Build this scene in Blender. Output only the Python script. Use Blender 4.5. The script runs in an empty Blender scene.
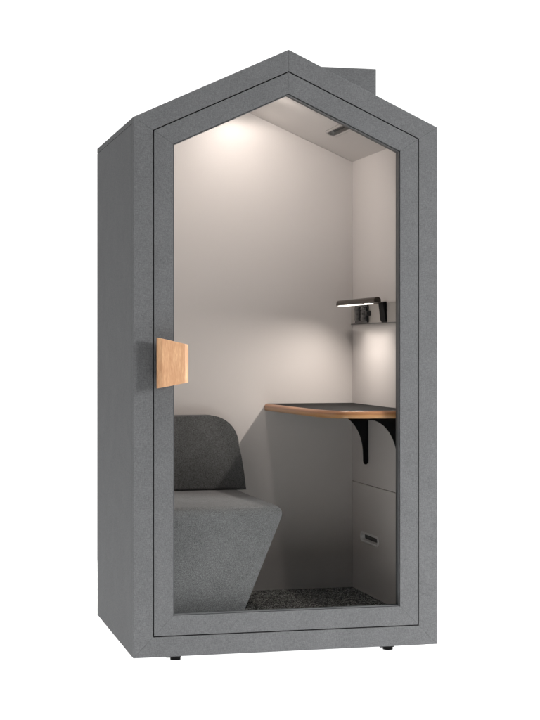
import bpy, bmesh, math, random
from mathutils import Vector, Matrix

random.seed(4)
S = bpy.context.scene
C = S.collection
R = math.radians
LIFT = 0.024            # the booth stands on feet this high

# ------------------------------------------------------------------ camera
cam_d = bpy.data.cameras.new("camera")
cam = bpy.data.objects.new("camera", cam_d)
C.objects.link(cam)
cam.location = (-0.8942, -5.6567, 1.1201 + LIFT)
cam.rotation_euler = (R(90), 0, R(-13.887))
cam_d.sensor_fit = 'VERTICAL'
cam_d.sensor_width = 36
cam_d.sensor_height = 36
cam_d.lens = 79.727
cam_d.shift_y = -0.02024
cam_d.clip_end = 500
S.camera = cam

# ------------------------------------------------------------------ world: a white studio, dim behind the camera
W = bpy.data.worlds.new("World")
S.world = W
W.use_nodes = True
nt = W.node_tree
nt.nodes.clear()
out = nt.nodes.new("ShaderNodeOutputWorld")
bg = nt.nodes.new("ShaderNodeBackground")
tc = nt.nodes.new("ShaderNodeTexCoord")
sx = nt.nodes.new("ShaderNodeSeparateXYZ")
mr = nt.nodes.new("ShaderNodeMapRange")
mr.interpolation_type = 'SMOOTHSTEP'
mr.inputs['From Min'].default_value = 0.55
mr.inputs['From Max'].default_value = 0.80
mr.inputs['To Min'].default_value = 0.06
mr.inputs['To Max'].default_value = 1.15
nt.links.new(tc.outputs['Generated'], sx.inputs[0])
nt.links.new(sx.outputs['Y'], mr.inputs['Value'])
nt.links.new(mr.outputs['Result'], bg.inputs['Strength'])
bg.inputs['Color'].default_value = (1, 1, 1, 1)
nt.links.new(bg.outputs[0], out.inputs['Surface'])

S.view_settings.view_transform = 'Standard'
S.view_settings.look = 'None'
S.view_settings.exposure = 0
S.view_settings.gamma = 1
S.view_settings.use_curve_mapping = False
S.cycles.max_bounces = 10
S.cycles.transparent_max_bounces = 12
S.cycles.use_denoising = True


def area(name, loc, target, size, size_y, power, col=(1, 1, 1), spread=180):
    d = bpy.data.lights.new(name, 'AREA')
    d.shape = 'RECTANGLE'
    d.size = size
    d.size_y = size_y
    d.energy = power
    d.color = col
    d.spread = R(spread)
    o = bpy.data.objects.new(name, d)
    C.objects.link(o)
    o.location = loc
    v = Vector(target) - Vector(loc)
    o.rotation_euler = v.to_track_quat('-Z', 'Y').to_euler()
    return o


area("overhead_fill", (1.55, 0.3, 4.8), (1.55, 0.3, 0), 5.6, 5.6, 265, spread=68)  # fill added overhead to blow the floor out to white
area("underfloor_fill", (0.8, 0.1, -1.3), (0.8, 0.1, 0), 7.4, 6.0, 380)  # fill added below the floor, washes out the shadow under the booth
area("key_softbox", (5.4, -3.7, 2.3), (0.6, 0, 1.1), 1.5, 1.5, 530)


# ------------------------------------------------------------------ materials
def mat(name):
    m = bpy.data.materials.new(name)
    m.use_nodes = True
    n = m.node_tree.nodes
    return m, m.node_tree, n["Principled BSDF"]


def plain(name, col, rough=0.5, metal=0.0, spec=0.5, emit=None, estr=0):
    m, t, b = mat(name)
    b.inputs['Base Color'].default_value = (*col, 1)
    b.inputs['Roughness'].default_value = rough
    b.inputs['Metallic'].default_value = metal
    b.inputs['Specular IOR Level'].default_value = spec
    if emit:
        b.inputs['Emission Color'].default_value = (*emit, 1)
        b.inputs['Emission Strength'].default_value = estr
    return m


def noise(t, vec, scale, detail=3, rough=0.5, stretch=None):
    n = t.nodes.new("ShaderNodeTexNoise")
    n.inputs['Scale'].default_value = scale
    n.inputs['Detail'].default_value = detail
    n.inputs['Roughness'].default_value = rough
    if stretch:
        mp = t.nodes.new("ShaderNodeMapping")
        mp.inputs['Scale'].default_value = stretch
        t.links.new(vec, mp.inputs['Vector'])
        vec = mp.outputs[0]
    t.links.new(vec, n.inputs['Vector'])
    return n.outputs['Fac']


def math_n(t, op, a, b):
    n = t.nodes.new("ShaderNodeMath")
    n.operation = op
    for i, v in enumerate((a, b)):
        if isinstance(v, (int, float)):
            n.inputs[i].default_value = v
        else:
            t.links.new(v, n.inputs[i])
    return n.outputs[0]


def ramp(t, fac, stops):
    n = t.nodes.new("ShaderNodeValToRGB")
    e = n.color_ramp.elements
    while len(e) < len(stops):
        e.new(0.5)
    for i, (p, c) in enumerate(stops):
        e[i].position = p
        e[i].color = (*c, 1)
    t.links.new(fac, n.inputs[0])
    return n.outputs[0]


def fabric(name, col, grain=260, contrast=0.35, bump=0.25, slub=0.5, sheen=0.04):
    m, t, b = mat(name)
    tcn = t.nodes.new("ShaderNodeTexCoord")
    v = tcn.outputs['Object']
    a = noise(t, v, grain, 2, 0.6)
    h = noise(t, v, 1.0, 2, 0.6, (70, 70, 480))       # threads running across
    w = noise(t, v, 1.0, 2, 0.6, (480, 480, 90))      # threads running up
    big = noise(t, v, 9, 3, 0.6)
    mix = math_n(t, 'ADD', math_n(t, 'MULTIPLY', a, 1.0 - slub),
                 math_n(t, 'MULTIPLY', math_n(t, 'ADD', h, w), slub * 0.5))
    mix = math_n(t, 'ADD', math_n(t, 'MULTIPLY', mix, 0.9), math_n(t, 'MULTIPLY', big, 0.1))
    lo = tuple(c * (1 - contrast) for c in col)
    hi = tuple(c * (1 + contrast) for c in col)
    cr = ramp(t, mix, [(0.32, lo), (0.5, col), (0.68, hi)])
    t.links.new(cr, b.inputs['Base Color'])
    b.inputs['Roughness'].default_value = 0.95
    b.inputs['Specular IOR Level'].default_value = 0.12
    b.inputs['Sheen Weight'].default_value = sheen
    bp = t.nodes.new("ShaderNodeBump")
    bp.inputs['Strength'].default_value = bump
    bp.inputs['Distance'].default_value = 0.0015
    t.links.new(mix, bp.inputs['Height'])
    t.links.new(bp.outputs[0], b.inputs['Normal'])
    return m


def wood(name, c1, c2, rough=0.45, grain=(1, 1, 1)):
    m, t, b = mat(name)
    tcn = t.nodes.new("ShaderNodeTexCoord")
    v = tcn.outputs['Object']
    a = noise(t, v, 1.0, 5, 0.6, grain)
    f = noise(t, v, 1.0, 2, 0.5, tuple(g * 4 for g in grain))
    mix = math_n(t, 'ADD', math_n(t, 'MULTIPLY', a, 0.7), math_n(t, 'MULTIPLY', f, 0.3))
    cr = ramp(t, mix, [(0.3, c1), (0.55, tuple((x + y) / 2 for x, y in zip(c1, c2))), (0.7, c2)])
    t.links.new(cr, b.inputs['Base Color'])
    b.inputs['Roughness'].default_value = rough
    bp = t.nodes.new("ShaderNodeBump")
    bp.inputs['Strength'].default_value = 0.12
    bp.inputs['Distance'].default_value = 0.001
    t.links.new(mix, bp.inputs['Height'])
    t.links.new(bp.outputs[0], b.inputs['Normal'])
    return m


def ply_edge():
    m, t, b = mat("layered_edge")
    tcn = t.nodes.new("ShaderNodeTexCoord")
    v = tcn.outputs['Object']
    sp = t.nodes.new("ShaderNodeSeparateXYZ")
    t.links.new(v, sp.inputs[0])
    n = noise(t, v, 1.0, 3, 0.6, (14, 14, 250))
    z = math_n(t, 'ADD', math_n(t, 'MULTIPLY', sp.outputs['Z'], 1 / 0.03), 0.5)
    z = math_n(t, 'ADD', z, math_n(t, 'MULTIPLY', math_n(t, 'SUBTRACT', n, 0.5), 0.25))
    cr = ramp(t, z, [(0.0, (0.30, 0.155, 0.06)), (0.45, (0.38, 0.19, 0.075)), (0.55, (0.27, 0.12, 0.055)),
                     (0.8, (0.42, 0.20, 0.095)), (1.0, (0.20, 0.09, 0.05))])
    t.links.new(cr, b.inputs['Base Color'])
    b.inputs['Roughness'].default_value = 0.3
    return m


def laminate(name, col, rough=0.45):
    m, t, b = mat(name)
    tcn = t.nodes.new("ShaderNodeTexCoord")
    v = tcn.outputs['Object']
    a = noise(t, v, 220, 2, 0.5)
    big = noise(t, v, 2.5, 3, 0.5)
    mix = math_n(t, 'ADD', math_n(t, 'MULTIPLY', a, 0.5), math_n(t, 'MULTIPLY', big, 0.5))
    cr = ramp(t, mix, [(0.3, tuple(c * 0.975 for c in col)), (0.7, tuple(c * 1.02 for c in col))])
    t.links.new(cr, b.inputs['Base Color'])
    b.inputs['Roughness'].default_value = rough
    b.inputs['Specular IOR Level'].default_value = 0.3
    bp = t.nodes.new("ShaderNodeBump")
    bp.inputs['Strength'].default_value = 0.04
    bp.inputs['Distance'].default_value = 0.0006
    t.links.new(a, bp.inputs['Height'])
    t.links.new(bp.outputs[0], b.inputs['Normal'])
    return m


def carpet_mat():
    m, t, b = mat("carpet")
    tcn = t.nodes.new("ShaderNodeTexCoord")
    v = tcn.outputs['Object']
    a = noise(t, v, 1.0, 2, 0.6, (230, 110, 230))
    c = noise(t, v, 1.0, 2, 0.6, (80, 40, 80))
    mix = math_n(t, 'ADD', math_n(t, 'MULTIPLY', a, 0.75), math_n(t, 'MULTIPLY', c, 0.25))
    cr = ramp(t, mix, [(0.42, (0.008, 0.008, 0.008)), (0.51, (0.05, 0.05, 0.047)), (0.60, (0.40, 0.40, 0.37))])
    t.links.new(cr, b.inputs['Base Color'])
    b.inputs['Roughness'].default_value = 1
    b.inputs['Specular IOR Level'].default_value = 0.1
    bp = t.nodes.new("ShaderNodeBump")
    bp.inputs['Strength'].default_value = 0.8
    bp.inputs['Distance'].default_value = 0.006
    t.links.new(mix, bp.inputs['Height'])
    t.links.new(bp.outputs[0], b.inputs['Normal'])
    return m


def glass_mat():
    m, t, b = mat("clear_glass")
    t.nodes.remove(b)
    o = [n for n in t.nodes if n.type == 'OUTPUT_MATERIAL'][0]
    tr = t.nodes.new("ShaderNodeBsdfTransparent")
    tr.inputs[0].default_value = (0.97, 0.975, 0.97, 1)
    gl = t.nodes.new("ShaderNodeBsdfGlossy")
    gl.inputs['Roughness'].default_value = 0.02
    mx = t.nodes.new("ShaderNodeMixShader")
    fr = t.nodes.new("ShaderNodeFresnel")
    fr.inputs[0].default_value = 1.10
    t.links.new(fr.outputs[0], mx.inputs[0])
    t.links.new(tr.outputs[0], mx.inputs[1])
    t.links.new(gl.outputs[0], mx.inputs[2])
    t.links.new(mx.outputs[0], o.inputs['Surface'])
    return m


M = {
    'felt': fabric("grey_felt", (0.101, 0.1025, 0.105), grain=420, contrast=0.45, bump=0.2, slub=0.55),
    'seat': fabric("grey_boucle", (0.107, 0.1075, 0.110), grain=390, contrast=0.68, bump=0.3, slub=0.3),
    'back': fabric("charcoal_boucle", (0.090, 0.092, 0.093), grain=390, contrast=0.68, bump=0.3, slub=0.3),
    'wall': laminate("pale_laminate", (0.550, 0.520, 0.504), 0.42),
    'ceil': laminate("pale_ceiling", (0.54, 0.508, 0.488), 0.5),
    'carpet': carpet_mat(),
    'oak': wood("light_oak", (0.37, 0.185, 0.095), (0.58, 0.36, 0.20), 0.42, (120, 60, 14)),
    'edge': ply_edge(),
    'top': plain("black_linoleum", (0.007, 0.0066, 0.0066), 0.8, 0.0, 0.08),
    'black': plain("black_metal", (0.005, 0.005, 0.0055), 0.7, 0.0, 0.12),
    'gloss': plain("black_gloss", (0.008, 0.009, 0.011), 0.12),
    'bronze': plain("bronze_metal", (0.075, 0.062, 0.052), 0.38, 0.7),
    'steel': plain("brushed_steel", (0.40, 0.39, 0.38), 0.3, 0.6),
    'dark_steel': plain("dark_steel", (0.11, 0.11, 0.11), 0.4, 0.5),
    'rail': plain("grey_rail", (0.31, 0.29, 0.272), 0.45, 0.0, 0.4),
    'pale_steel': plain("pale_steel", (0.74, 0.73, 0.72), 0.3, 0.1),
    'slate': plain("slate_plastic", (0.014, 0.016, 0.018), 0.14),
    'gasket': plain("black_gasket", (0.006, 0.006, 0.007), 0.7),
    'reveal': plain("charcoal_reveal", (0.075, 0.078, 0.08), 0.55),
    'rubber': plain("black_rubber", (0.005, 0.005, 0.005), 0.7, 0.0, 0.15),
    'lit': plain("lit_diffuser", (0.9, 0.9, 0.9), 0.5, emit=(1, 0.93, 0.84), estr=2.2),
    'glass': glass_mat(),
}
# floor made translucent so an added lamp below whitens it: half reflects, half transmits
fm, ft, fb = mat("translucent_floor")
fn = noise(ft, ft.nodes.new("ShaderNodeTexCoord").outputs['Object'], 40, 2)
fc = ramp(ft, fn, [(0.3, (0.925, 0.925, 0.925)), (0.7, (0.94, 0.94, 0.94))])
fd = ft.nodes.new("ShaderNodeBsdfDiffuse")
fx = ft.nodes.new("ShaderNodeBsdfTranslucent")
fmix = ft.nodes.new("ShaderNodeMixShader")
fmix.inputs[0].default_value = 0.5
ft.links.new(fc, fd.inputs['Color'])
ft.links.new(fc, fx.inputs['Color'])
ft.links.new(fd.outputs[0], fmix.inputs[1])
ft.links.new(fx.outputs[0], fmix.inputs[2])
ft.links.new(fmix.outputs[0], [n for n in ft.nodes if n.type == 'OUTPUT_MATERIAL'][0].inputs['Surface'])
ft.nodes.remove(fb)
M['floor'] = fm


# ------------------------------------------------------------------ mesh helpers
def thing(name, label, cat, loc):
    o = bpy.data.objects.new(name, None)
    C.objects.link(o)
    o.empty_display_size = 0.1
    o.location = loc
    o['label'] = label
    o['category'] = cat
    return o


def wloc(o):
    v = Vector((0, 0, 0))
    while o:
        v += o.location
        o = o.parent
    return v


def obj(name, bm, material, parent=None, smooth=False, angle=None):
    """link bm (in booth coordinates) as one mesh; its origin is put at its own centre"""
    bmesh.ops.recalc_face_normals(bm, faces=bm.faces[:])
    xs = [v.co for v in bm.verts]
    c = Vector([(min(v[i] for v in xs) + max(v[i] for v in xs)) / 2 for i in range(3)])
    for v in bm.verts:
        v.co -= c
    me = bpy.data.meshes.new(name)
    bm.to_mesh(me)
    bm.free()
    mats = material if isinstance(material, (list, tuple)) else [material]
    for m in mats:
        me.materials.append(m)
    o = bpy.data.objects.new(name, me)
    C.objects.link(o)
    wpos = c + Vector((0, 0, LIFT))
    if parent:
        o.parent = parent
        o.location = wpos - wloc(parent)
    else:
        o.location = wpos
    if smooth:
        for p in me.polygons:
            p.use_smooth = True
        if angle:
            me.set_sharp_from_angle(angle=R(angle))
    return o


def place(axis, u, v, w):
    if axis == 'Y':
        return Vector((u, w, v))        # profile in XZ, extruded along Y
    if axis == 'X':
        return Vector((w, u, v))        # profile in YZ
    return Vector((u, v, w))            # profile in XY, along Z


def prism(bm, prof, axis, a, b, bev=0.0, seg=2, mi=0):
    lo = [bm.verts.new(place(axis, u, v, a)) for u, v in prof]
    hi = [bm.verts.new(place(axis, u, v, b)) for u, v in prof]
    n = len(prof)
    fs = [bm.faces.new(lo), bm.faces.new(hi[::-1])]
    for i in range(n):
        fs.append(bm.faces.new([lo[i], lo[(i + 1) % n], hi[(i + 1) % n], hi[i]]))
    for f in fs:
        f.material_index = mi
    if bev:
        es = list({e for f in fs for e in f.edges})
        bmesh.ops.bevel(bm, geom=es, offset=bev, segments=seg, affect='EDGES', profile=0.5, clamp_overlap=True)
    return fs


def box(bm, x0, x1, y0, y1, z0, z1, bev=0.0, seg=2, mi=0):
    return prism(bm, [(x0, z0), (x1, z0), (x1, z1), (x0, z1)], 'Y', y0, y1, bev, seg, mi)


def ring(bm, outer, inner, a, b, gap=0.0001, bev=0.0007):
    """mitred frame of boards lying between two polygons in XZ"""
    n = len(outer)
    for i in range(n):
        j = (i + 1) % n
        q = [Vector(outer[i]), Vector(outer[j]), Vector(inner[j]), Vector(inner[i])]
        d = (q[1] - q[0]).normalized() * gap
        q[0] += d; q[3] += d; q[1] -= d; q[2] -= d
        prism(bm, [tuple(p) for p in q], 'Y', a, b, bev, 2)


def cyl(bm, p0, p1, r, seg=24, r2=None, mi=0):
    p0, p1 = Vector(p0), Vector(p1)
    d = p1 - p0
    r2 = r if r2 is None else r2
    g = bmesh.ops.create_cone(bm, cap_ends=True, segments=seg, radius1=r, radius2=r2, depth=d.length)
    mtx = Matrix.Translation((p0 + p1) / 2) @ d.to_track_quat('Z', 'Y').to_matrix().to_4x4()
    bmesh.ops.transform(bm, matrix=mtx, verts=g['verts'])
    for f in {f for v in g['verts'] for f in v.link_faces}:
        f.material_index = mi


def house(x0, x1, zb, ze, xa, za):
    """gabled pentagon, counter-clockwise seen from the front"""
    return [(x0, zb), (x1, zb), (x1, ze), (xa, za), (x0, ze)]


def stadium(length, width, n=10):
    """rounded slot outline, long axis u"""
    r = width / 2
    h = length / 2 - r
    pts = []
    for k in range(n + 1):
        t = -math.pi / 2 + math.pi * k / n
        pts.append((h + r * math.cos(t), r * math.sin(t)))
    for k in range(n + 1):
        t = math.pi / 2 + math.pi * k / n
        pts.append((-h + r * math.cos(t), r * math.sin(t)))
    return pts


def frame_pt(c, u, v, n, a, b, d):
    return c + u * a + v * b + n * d


def slot_solid(c, u, v, n, L, Wd, d0, d1):
    bm = bmesh.new()
    pts = stadium(L, Wd)
    lo = [bm.verts.new(frame_pt(c, u, v, n, a, b, d0)) for a, b in pts]
    hi = [bm.verts.new(frame_pt(c, u, v, n, a, b, d1)) for a, b in pts]
    k = len(pts)
    bm.faces.new(lo); bm.faces.new(hi[::-1])
    for i in range(k):
        bm.faces.new([lo[i], lo[(i + 1) % k], hi[(i + 1) % k], hi[i]])
    return bm


def slot_cup(c, u, v, n, L, Wd, depth, lip=0.006, proud=0.003):
    """a pressed metal cup: raised lip, rounded wall, floor; n points out of the surface"""
    bm = bmesh.new()
    rows = [(lip, 0.0005), (lip, proud * 0.7), (lip * 0.6, proud), (0, proud * 0.7), (-0.002, -0.003),
            (-0.003, -depth * 0.7), (-0.007, -depth)]
    loops = []
    for g, d in rows:
        pts = stadium(L + 2 * g, Wd + 2 * g)
        loops.append([bm.verts.new(frame_pt(c, u, v, n, a, b, d)) for a, b in pts])
    k = len(loops[0])
    for a, b in zip(loops, loops[1:]):
        for i in range(k):
            f = bm.faces.new([a[i], a[(i + 1) % k], b[(i + 1) % k], b[i]])
            f.material_index = 1 if a is loops[5] else 0
    bm.faces.new(loops[-1]).material_index = 1
    return bm


def cut(o, cutter_bm):
    bmesh.ops.recalc_face_normals(cutter_bm, faces=cutter_bm.faces[:])
    me = bpy.data.meshes.new("slot_cut")
    cutter_bm.to_mesh(me)
    cutter_bm.free()
    co = bpy.data.objects.new("slot_cut", me)
    C.objects.link(co)
    co.location = (0, 0, LIFT)
    md = o.modifiers.new("cut", 'BOOLEAN')
    md.operation = 'DIFFERENCE'
    md.solver = 'EXACT'
    md.object = co
    bpy.context.view_layer.update()
    dg = bpy.context.evaluated_depsgraph_get()
    new = bpy.data.meshes.new_from_object(o.evaluated_get(dg))
    o.modifiers.clear()
    old = o.data
    o.data = new
    bpy.data.meshes.remove(old)
    new.name = o.name
    bpy.data.objects.remove(co)
    bpy.data.meshes.remove(me)


# ------------------------------------------------------------------ setting
bm = bmesh.new()
vs = [bm.verts.new(p) for p in ((-2.6, -2.6, -LIFT), (4.2, -2.6, -LIFT), (4.2, 2.8, -LIFT), (-2.6, 2.8, -LIFT))]
bm.faces.new(vs)
fl = obj('floor', bm, M['floor'])
fl['kind'] = 'structure'

# ------------------------------------------------------------------ the booth
WID, DEP, EAVE, APX, MID = 1.15, 0.953, 1.938, 2.204, 0.575
booth = thing('office_booth', 'grey felt one-person work booth with pitched roof and glazed front', 'booth', (MID, DEP / 2, 0))

# outer boards (felt covered)
bm = bmesh.new()
box(bm, 0, 0.060, 0.036, DEP, 0, 1.9168, 0.001)
obj('side_panel', bm, M['felt'], booth)
bm = bmesh.new()
box(bm, 1.112, WID, 0.036, DEP, 0, 1.9168, 0.001)
obj('side_panel', bm, M['felt'], booth)
bm = bmesh.new()
prism(bm, house(0.0605, 1.1115, 0.03, 1.914, MID, 2.13), 'Y', 0.885, DEP, 0.0015)
obj('back_panel', bm, M['felt'], booth)
bm = bmesh.new()
prism(bm, [(0, 1.918), (0, EAVE), (MID, APX), (WID, EAVE), (WID, 1.918), (1.085, 1.918), (MID, 2.150), (0.065, 1.918)],
      'Y', 0.036, DEP, 0.001)
obj('roof', bm, M['felt'], booth)
bm = bmesh.new()
box(bm, 0.0605, 1.1115, 0.036, 0.95, 0.0, 0.080, 0.001)
obj('base', bm, M['felt'], booth)

# vent housing on the right roof slope
bm = bmesh.new()
prism(bm, [(0.66, 2.166), (1.054, 1.984), (1.054, 2.229), (0.66, 2.229)], 'Y', 0.45, 0.80, 0.002)
obj('vent_housing', bm, M['felt'], booth)

# front frame and door, both mitred from felt boards
P_out = house(0, WID, 0, EAVE, MID, APX)
P_seam = house(0.0715, 1.0785, 0.0715, 1.894, MID, 2.1255)
P_door = house(0.0758, 1.0742, 0.0758, 1.8915, MID, 2.1208)
P_open = house(0.1455, 1.0045, 0.1465, 1.8455, MID, 2.0430)
bm = bmesh.new()
ring(bm, P_out, P_seam, 0, 0.0345)
obj('front_frame', bm, M['felt'], booth)
bm = bmesh.new()
ring(bm, house(0.066, 1.084, 0.066, 1.897, MID, 2.131), house(0.086, 1.064, 0.086, 1.884, MID, 2.109), 0.0350, 0.040, bev=0)
obj('gasket', bm, M['gasket'], booth)

bm = bmesh.new()
ring(bm, P_door, P_open, 0, 0.030)
door = obj('door', bm, M['felt'], booth)
bm = bmesh.new()
ring(bm, house(0.1475, 1.0025, 0.1485, 1.8442, MID, 2.0405), house(0.1495, 1.0005, 0.1500, 1.8430, MID, 2.0385), 0.006, 0.0395, bev=0)
ring(bm, house(0.130, 1.020, 0.131, 1.8555, MID, 2.0610), house(0.1495, 1.0005, 0.1500, 1.8430, MID, 2.0385), 0.0397, 0.0407, bev=0)
obj('reveal_trim', bm, M['reveal'], door)
bm = bmesh.new()
prism(bm, house(0.1487, 1.0013, 0.1493, 1.8436, MID, 2.0393), 'Y', 0.022, 0.028)
obj('glass_pane', bm, M['glass'], door)

# wooden door pull: a tapered bevelled block on a dark post
bm = bmesh.new()
fr = [(0.078, 0.967), (0.192, 0.988), (0.192, 1.123), (0.078, 1.148)]
fr_in = [(0.096, 0.9705), (0.178, 0.9855), (0.178, 1.1255), (0.096, 1.1445)]
back = [bm.verts.new((x, -0.034, z)) for x, z in fr]
mid = [bm.verts.new((x, -0.0515 if i in (0, 3) else -0.046, z)) for i, (x, z) in enumerate(fr)]
front = [bm.verts.new((x, -0.057, z)) for x, z in fr_in]
bm.faces.new(back[::-1]); bm.faces.new(front)
for a, b in ((back, mid), (mid, front)):
    for i in range(4):
        bm.faces.new([a[i], a[(i + 1) % 4], b[(i + 1) % 4], b[i]])
bmesh.ops.bevel(bm, geom=bm.edges[:], offset=0.0012, segments=2, affect='EDGES', profile=0.5)
handle = obj('door_handle', bm, M['oak'], door)
bm = bmesh.new()
box(bm, 0.084, 0.130, -0.0335, -0.0005, 1.00, 1.118, 0.002)
obj('handle_post', bm, M['black'], handle)

# interior linings
BACK, RWALL, FLOOR = 0.860, 1.080, 0.091
bm = bmesh.new()
prism(bm, house(0.072, 1.0795, FLOOR - 0.006, 1.9025, MID, 2.1190), 'Y', BACK, BACK + 0.012)
obj('back_wall', bm, M['wall'], booth)
bm = bmesh.new()
box(bm, 0.062, 0.072, 0.042, BACK + 0.011, FLOOR - 0.006, 1.9030, 0.0008)
obj('left_wall', bm, M['wall'], booth)
bm = bmesh.new()
box(bm, RWALL, RWALL + 0.010, 0.042, BACK + 0.011, 0.5445, 1.9030, 0.0008)
obj('right_wall', bm, M['wall'], booth)
bm = bmesh.new()
box(bm, RWALL, RWALL + 0.010, 0.042, BACK + 0.011, FLOOR - 0.006, 0.5420, 0.0008)
access = obj('access_panel', bm, M['wall'], booth)
pc = Vector((RWALL, 0.612, 0.324))
U, V, N = Vector((0, 1, 0)), Vector((0, 0, 1)), Vector((-1, 0, 0))
cut(access, slot_solid(pc, U, V, N, 0.222, 0.030, -0.03, 0.02))
obj('pull_recess', slot_cup(pc, U, V, N, 0.222, 0.026, 0.016, 0.009, 0.007), [M['pale_steel'], M['dark_steel']], access, True, 40)

SL = (2.1190 - 1.9030) / (RWALL - MID)
def ceil_z(x):
    return 2.1190 - abs(x - MID) * SL
for sgn in (-1, 1):
    xe = MID + sgn * (RWALL - MID + 0.004)
    bm = bmesh.new()
    prism(bm, [(MID, 2.1195), (xe, ceil_z(xe) + 0.0005), (xe, ceil_z(xe) + 0.0085), (MID, 2.1275)], 'Y', 0.042, BACK + 0.011)
    cp = obj('ceiling_panel', bm, M['ceil'], booth)
    if sgn == 1:
        ccx = 0.900
        cc = Vector((ccx, 0.450, ceil_z(ccx) + 0.0005))
        nn = Vector((-SL, 0, -1)).normalized()
        vv = Vector((1, 0, -SL)).normalized()
        cut(cp, slot_solid(cc, Vector((0, 1, 0)), vv, nn, 0.250, 0.032, -0.03, 0.02))
        obj('vent_slot', slot_cup(cc, Vector((0, 1, 0)), vv, nn, 0.250, 0.030, 0.016, 0.011, 0.007), [M['steel'], M['dark_steel']], cp, True, 40)
bm = bmesh.new()
prism(bm, [(0.0725, 0.0802), (RWALL - 0.0005, 0.0802), (RWALL - 0.0005, FLOOR), (0.0725, FLOOR)], 'Y', 0.037, BACK - 0.0005)
obj('carpet', bm, M['carpet'], booth)

# round downlights under the ridge; the front one is added to brighten the walls
LX, LZ = 0.575, 2.100
LAMP_Y = (0.690, 0.300)  # rear lamp, then the added front fill
for LY in LAMP_Y:
    bm = bmesh.new()
    cyl(bm, (LX, LY, LZ), (LX, LY, 2.114), 0.032, 32)
    dl = obj('ceiling_lamp_and_fill', bm, M['dark_steel'], booth, True, 40)
    bm = bmesh.new()
    cyl(bm, (LX, LY, LZ - 0.002), (LX, LY, LZ - 0.0003), 0.026, 32)
    obj('lamp_and_fill_lens', bm, M['lit'], dl, True, 40)

# desk: black top, copper-toned bullnose edge, two quarter brackets
desk_front = [(0.693, 0.859), (0.703, 0.70), (0.714, 0.52), (0.724, 0.38), (0.733, 0.27), (0.745, 0.185), (0.763, 0.125),
              (0.788, 0.085), (0.820, 0.062), (0.860, 0.050), (0.920, 0.046), (1.000, 0.045), (1.0785, 0.045)]
def inset(path, d):
    res = []
    for i, p in enumerate(path):
        a = Vector(path[max(0, i - 1)]); b = Vector(path[min(len(path) - 1, i + 1)])
        t = (b - a).normalized()
        nrm = Vector((-t.y, t.x))
        q = Vector(p) + nrm * d
        if i == 0: q.y = p[1]
        if i == len(path) - 1: q.x = p[0]
        res.append((q.x, q.y))
    return res
def smooth_path(path, k=4):
    o = []
    n = len(path)
    P = [Vector(p) for p in path]
    for i in range(n - 1):
        p0, p1, p2, p3 = P[max(0, i - 1)], P[i], P[i + 1], P[min(n - 1, i + 2)]
        for s in range(k):
            t = s / k
            v = 0.5 * ((2 * p1) + (p2 - p0) * t + (2 * p0 - 5 * p1 + 4 * p2 - p3) * t * t + (3 * p1 - p0 - 3 * p2 + p3) * t ** 3)
            o.append((v.x, v.y))
    o.append(tuple(P[-1]))
    return o
dp = smooth_path(desk_front)
DT, DB = 0.875, 0.846
desk = None
bm = bmesh.new()
rows = []
prof = [(0.012, DB), (0.004, DB), (0.0012, DB + 0.0015), (0.0, DB + 0.004), (0.0, DT - 0.010), (0.0015, DT - 0.006), (0.005, DT - 0.002), (0.010, DT), (0.014, DT)]
for d, z in prof:
    rows.append([bm.verts.new((x, y, z)) for x, y in inset(dp, d)])
for a, b in zip(rows, rows[1:]):
    for i in range(len(dp) - 1):
        bm.faces.new([a[i], a[i + 1], b[i + 1], b[i]])
edge_bm = bm
core = inset(dp, 0.0125)
bm = bmesh.new()
prism(bm, core + [(1.0785, 0.8588)], 'Z', DB + 0.0005, DT + 0.0006)
desk = obj('desk', bm, M['top'], booth)
desk['label'] = 'black corner desk with copper-toned rounded edge'
obj('desk_edge', edge_bm, M['edge'], desk, True, 50)
def bracket(y):
    bm = bmesh.new()
    # quarter-curve plate: long arm under the top, narrow rounded leg on the wall
    prof = [(1.0795, 0.845), (0.915, 0.845), (0.917, 0.838), (0.935, 0.835)]
    for k in range(0, 15):
        t = k / 14 * math.pi / 2
        prof.append((0.945 + 0.114 * math.sin(t), 0.672 + 0.162 * math.cos(t)))
    prof += [(1.0595, 0.642), (1.0615, 0.634), (1.0660, 0.629), (1.0715, 0.629), (1.0770, 0.634), (1.0795, 0.642)]
    prism(bm, prof, 'Y', y - 0.006, y + 0.006, 0.0012)
    obj('desk_bracket', bm, M['black'], desk)
bracket(0.640)
bracket(0.195)

# equipment rail with socket unit on the right wall
bm = bmesh.new()
box(bm, RWALL - 0.007, RWALL - 0.0004, 0.044, BACK - 0.001, 1.212, 1.290, 0.001)
rail = obj('equipment_rail', bm, M['rail'], booth)
bm = bmesh.new()
box(bm, RWALL - 0.0085, RWALL + 0.0, 0.044, BACK - 0.0008, 1.2085, 1.2118, 0.0004)
obj('rail_lip', bm, M['dark_steel'], rail)
bm = bmesh.new()
box(bm, RWALL - 0.016, RWALL - 0.0074, 0.605, 0.775, 1.214, 1.288, 0.002)
sock = obj('power_socket', bm, M['gloss'], rail)
for y in (0.648, 0.732):
    bm = bmesh.new()
    x = RWALL - 0.016
    box(bm, x - 0.004, x - 0.0002, y - 0.034, y + 0.034, 1.222, 1.280, 0.0012)
    for z0, z1 in ((1.227, 1.2355), (1.2665, 1.275)):       # raised ribs above and below the pin holes
        box(bm, x - 0.0062, x - 0.0042, y - 0.028, y + 0.028, z0, z1, 0.0006)
    so = obj('socket_outlet', bm, M['slate'], rail, True, 40)
    bm = bmesh.new()
    for dy in (-0.0095, 0.0095):
        cyl(bm, (x - 0.0046, y + dy, 1.251), (x - 0.0041, y + dy, 1.251), 0.0035, 16)
    obj('pin_hole', bm, M['gasket'], so, True, 40)
bm = bmesh.new()
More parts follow.
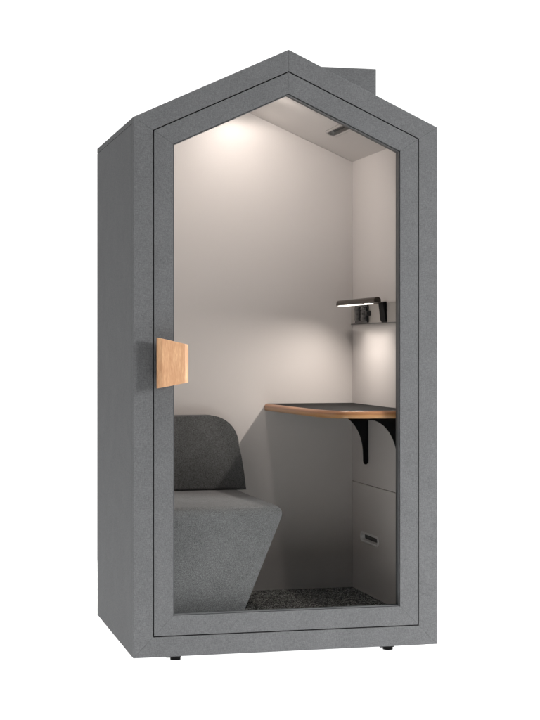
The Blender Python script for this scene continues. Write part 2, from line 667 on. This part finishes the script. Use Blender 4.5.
cyl(bm, (RWALL - 0.026, 0.588, 1.252), (RWALL - 0.0074, 0.588, 1.252), 0.011, 24)
obj('knob', bm, M['gloss'], rail, True, 40)

# feet
for x, y in ((0.166, 0.068), (0.978, 0.068), (0.165, 0.875), (0.985, 0.875)):
    bm = bmesh.new()
    box(bm, x - 0.040, x + 0.014, y - 0.035, y + 0.03, -0.010, -0.0004, 0.001)
    cyl(bm, (x, y, -0.012), (x, y, -0.0078), 0.010, 16)
    cyl(bm, (x, y, -0.0238), (x, y, -0.011), 0.019, 24)
    obj('foot', bm, M['rubber'], booth, True, 40)

# ------------------------------------------------------------------ lamp clipped on the rail
lamp = thing('desk_lamp', 'slim dark bar lamp, lit underneath, clipped to the rail over the black desk', 'lamp', (1.06, 0.42, 1.212 + LIFT))
bm = bmesh.new()
prism(bm, [(RWALL - 0.0074, 1.210), (RWALL - 0.0074, 1.294), (RWALL - 0.020, 1.294), (RWALL - 0.023, 1.288), (RWALL - 0.015, 1.222)], 'Y', 0.368, 0.432, 0.002)
obj('wall_clip', bm, M['black'], lamp)
bm = bmesh.new()
box(bm, 0.985, RWALL - 0.030, 0.400, 0.428, 1.285, 1.293, 0.002)
obj('arm', bm, M['bronze'], lamp)
BX, BY0, BY1, BZ = 1.000, 0.262, 0.785, 1.296
bm = bmesh.new()
n = 14
sec = []
for k in range(n + 1):                       # half-round bar: flat underneath
    t = math.pi * k / n
    sec.append((BX - 0.0145 * math.cos(t), BZ - 0.004 + 0.017 * math.sin(t) ** 0.6))
sec += [(BX + 0.0145, BZ - 0.010), (BX - 0.0145, BZ - 0.010)]
prism(bm, sec, 'Y', BY0, BY1, 0.0015)
bar = obj('bar_shade', bm, M['bronze'], lamp, True, 35)
bm = bmesh.new()
box(bm, BX - 0.010, BX + 0.010, BY0 + 0.08, BY1 - 0.012, BZ - 0.0125, BZ - 0.0102, 0.0004)
obj('light_strip', bm, M['lit'], bar)
bar.rotation_euler = (0, R(4), 0)

# ------------------------------------------------------------------ seat
seat = thing('booth_seat', 'grey upholstered seat with undercut side and darker rounded backrest inside the booth', 'seat', (0.33, 0.47, FLOOR + LIFT))
def soft(o, sub=1):
    for p in o.data.polygons:
        p.use_smooth = True
bm = bmesh.new()
prism(bm, [(0.076, FLOOR + 0.001), (0.412, FLOOR + 0.001), (0.590, 0.5235), (0.076, 0.5235)], 'Y', 0.100, 0.855)
es = [e for e in bm.edges if all(v.co.z > 0.4 for v in e.verts)]
bmesh.ops.bevel(bm, geom=es, offset=0.045, segments=10, affect='EDGES', profile=0.5)
es = [e for e in bm.edges if e.calc_length() > 0.2 and e.verts[0].co.z != e.verts[1].co.z and abs(e.verts[0].co.z - e.verts[1].co.z) > 0.2]
obj('seat_base', bm, M['seat'], seat, True, 50)
bm = bmesh.new()
prof = [(0.078, 0.5225), (0.597, 0.5225)]
top, rr = 0.832, 0.125
x_at = lambda z: 0.597 - (z - 0.5225) * 0.165
zc = top - rr
xc = x_at(zc + 0.02) - rr
prof.append((x_at(0.60), 0.60))
prof.append((x_at(0.66), 0.66))
for k in range(0, 11):
    t = k / 10 * math.pi / 2
    prof.append((xc + rr * math.cos(t) * 1.0, zc + rr * math.sin(t)))
prof.append((0.078, top))
prism(bm, prof, 'Y', 0.772, 0.857)
es = [e for e in bm.edges if abs(e.verts[0].co.y - e.verts[1].co.y) < 1e-6 and all(abs(v.co.y - 0.772) < 1e-6 for v in e.verts)]
bmesh.ops.bevel(bm, geom=es, offset=0.014, segments=5, affect='EDGES', profile=0.5)
obj('backrest', bm, M['back'], seat, True, 50)


# ------------------------------------------------------------------ light of the rear downlight and bar lamp, plus added front fill
for LY, P, ANG, TILT in zip(LAMP_Y, (3.0, 22.5), (180, 158), (0, 30)):
    d = bpy.data.lights.new("lamp_and_fill_light", 'SPOT')
    d.energy = P
    d.color = (1, 0.905, 0.85)
    d.spot_size = R(ANG)
    d.spot_blend = 0.4 if TILT == 0 else 0.95
    d.shadow_soft_size = 0.025
    o = bpy.data.objects.new("lamp_and_fill_light", d)
    C.objects.link(o)
    o.location = (LX, LY, LZ - 0.006 + LIFT)
    o.rotation_euler = (R(TILT), 0, 0)      # the added front fill is aimed at the back wall

d = bpy.data.lights.new("desk_lamp_light", 'AREA')
d.shape = 'RECTANGLE'
d.size = 0.016
d.size_y = 0.36
d.energy = 4.5
d.spread = R(134)
d.color = (1, 0.91, 0.85)
o = bpy.data.objects.new("desk_lamp_light", d)
C.objects.link(o)
o.location = (BX, 0.510, BZ - 0.0145 + LIFT)
o.rotation_euler = (0, R(26), 0)      # turned a little out of the wall, towards the desk
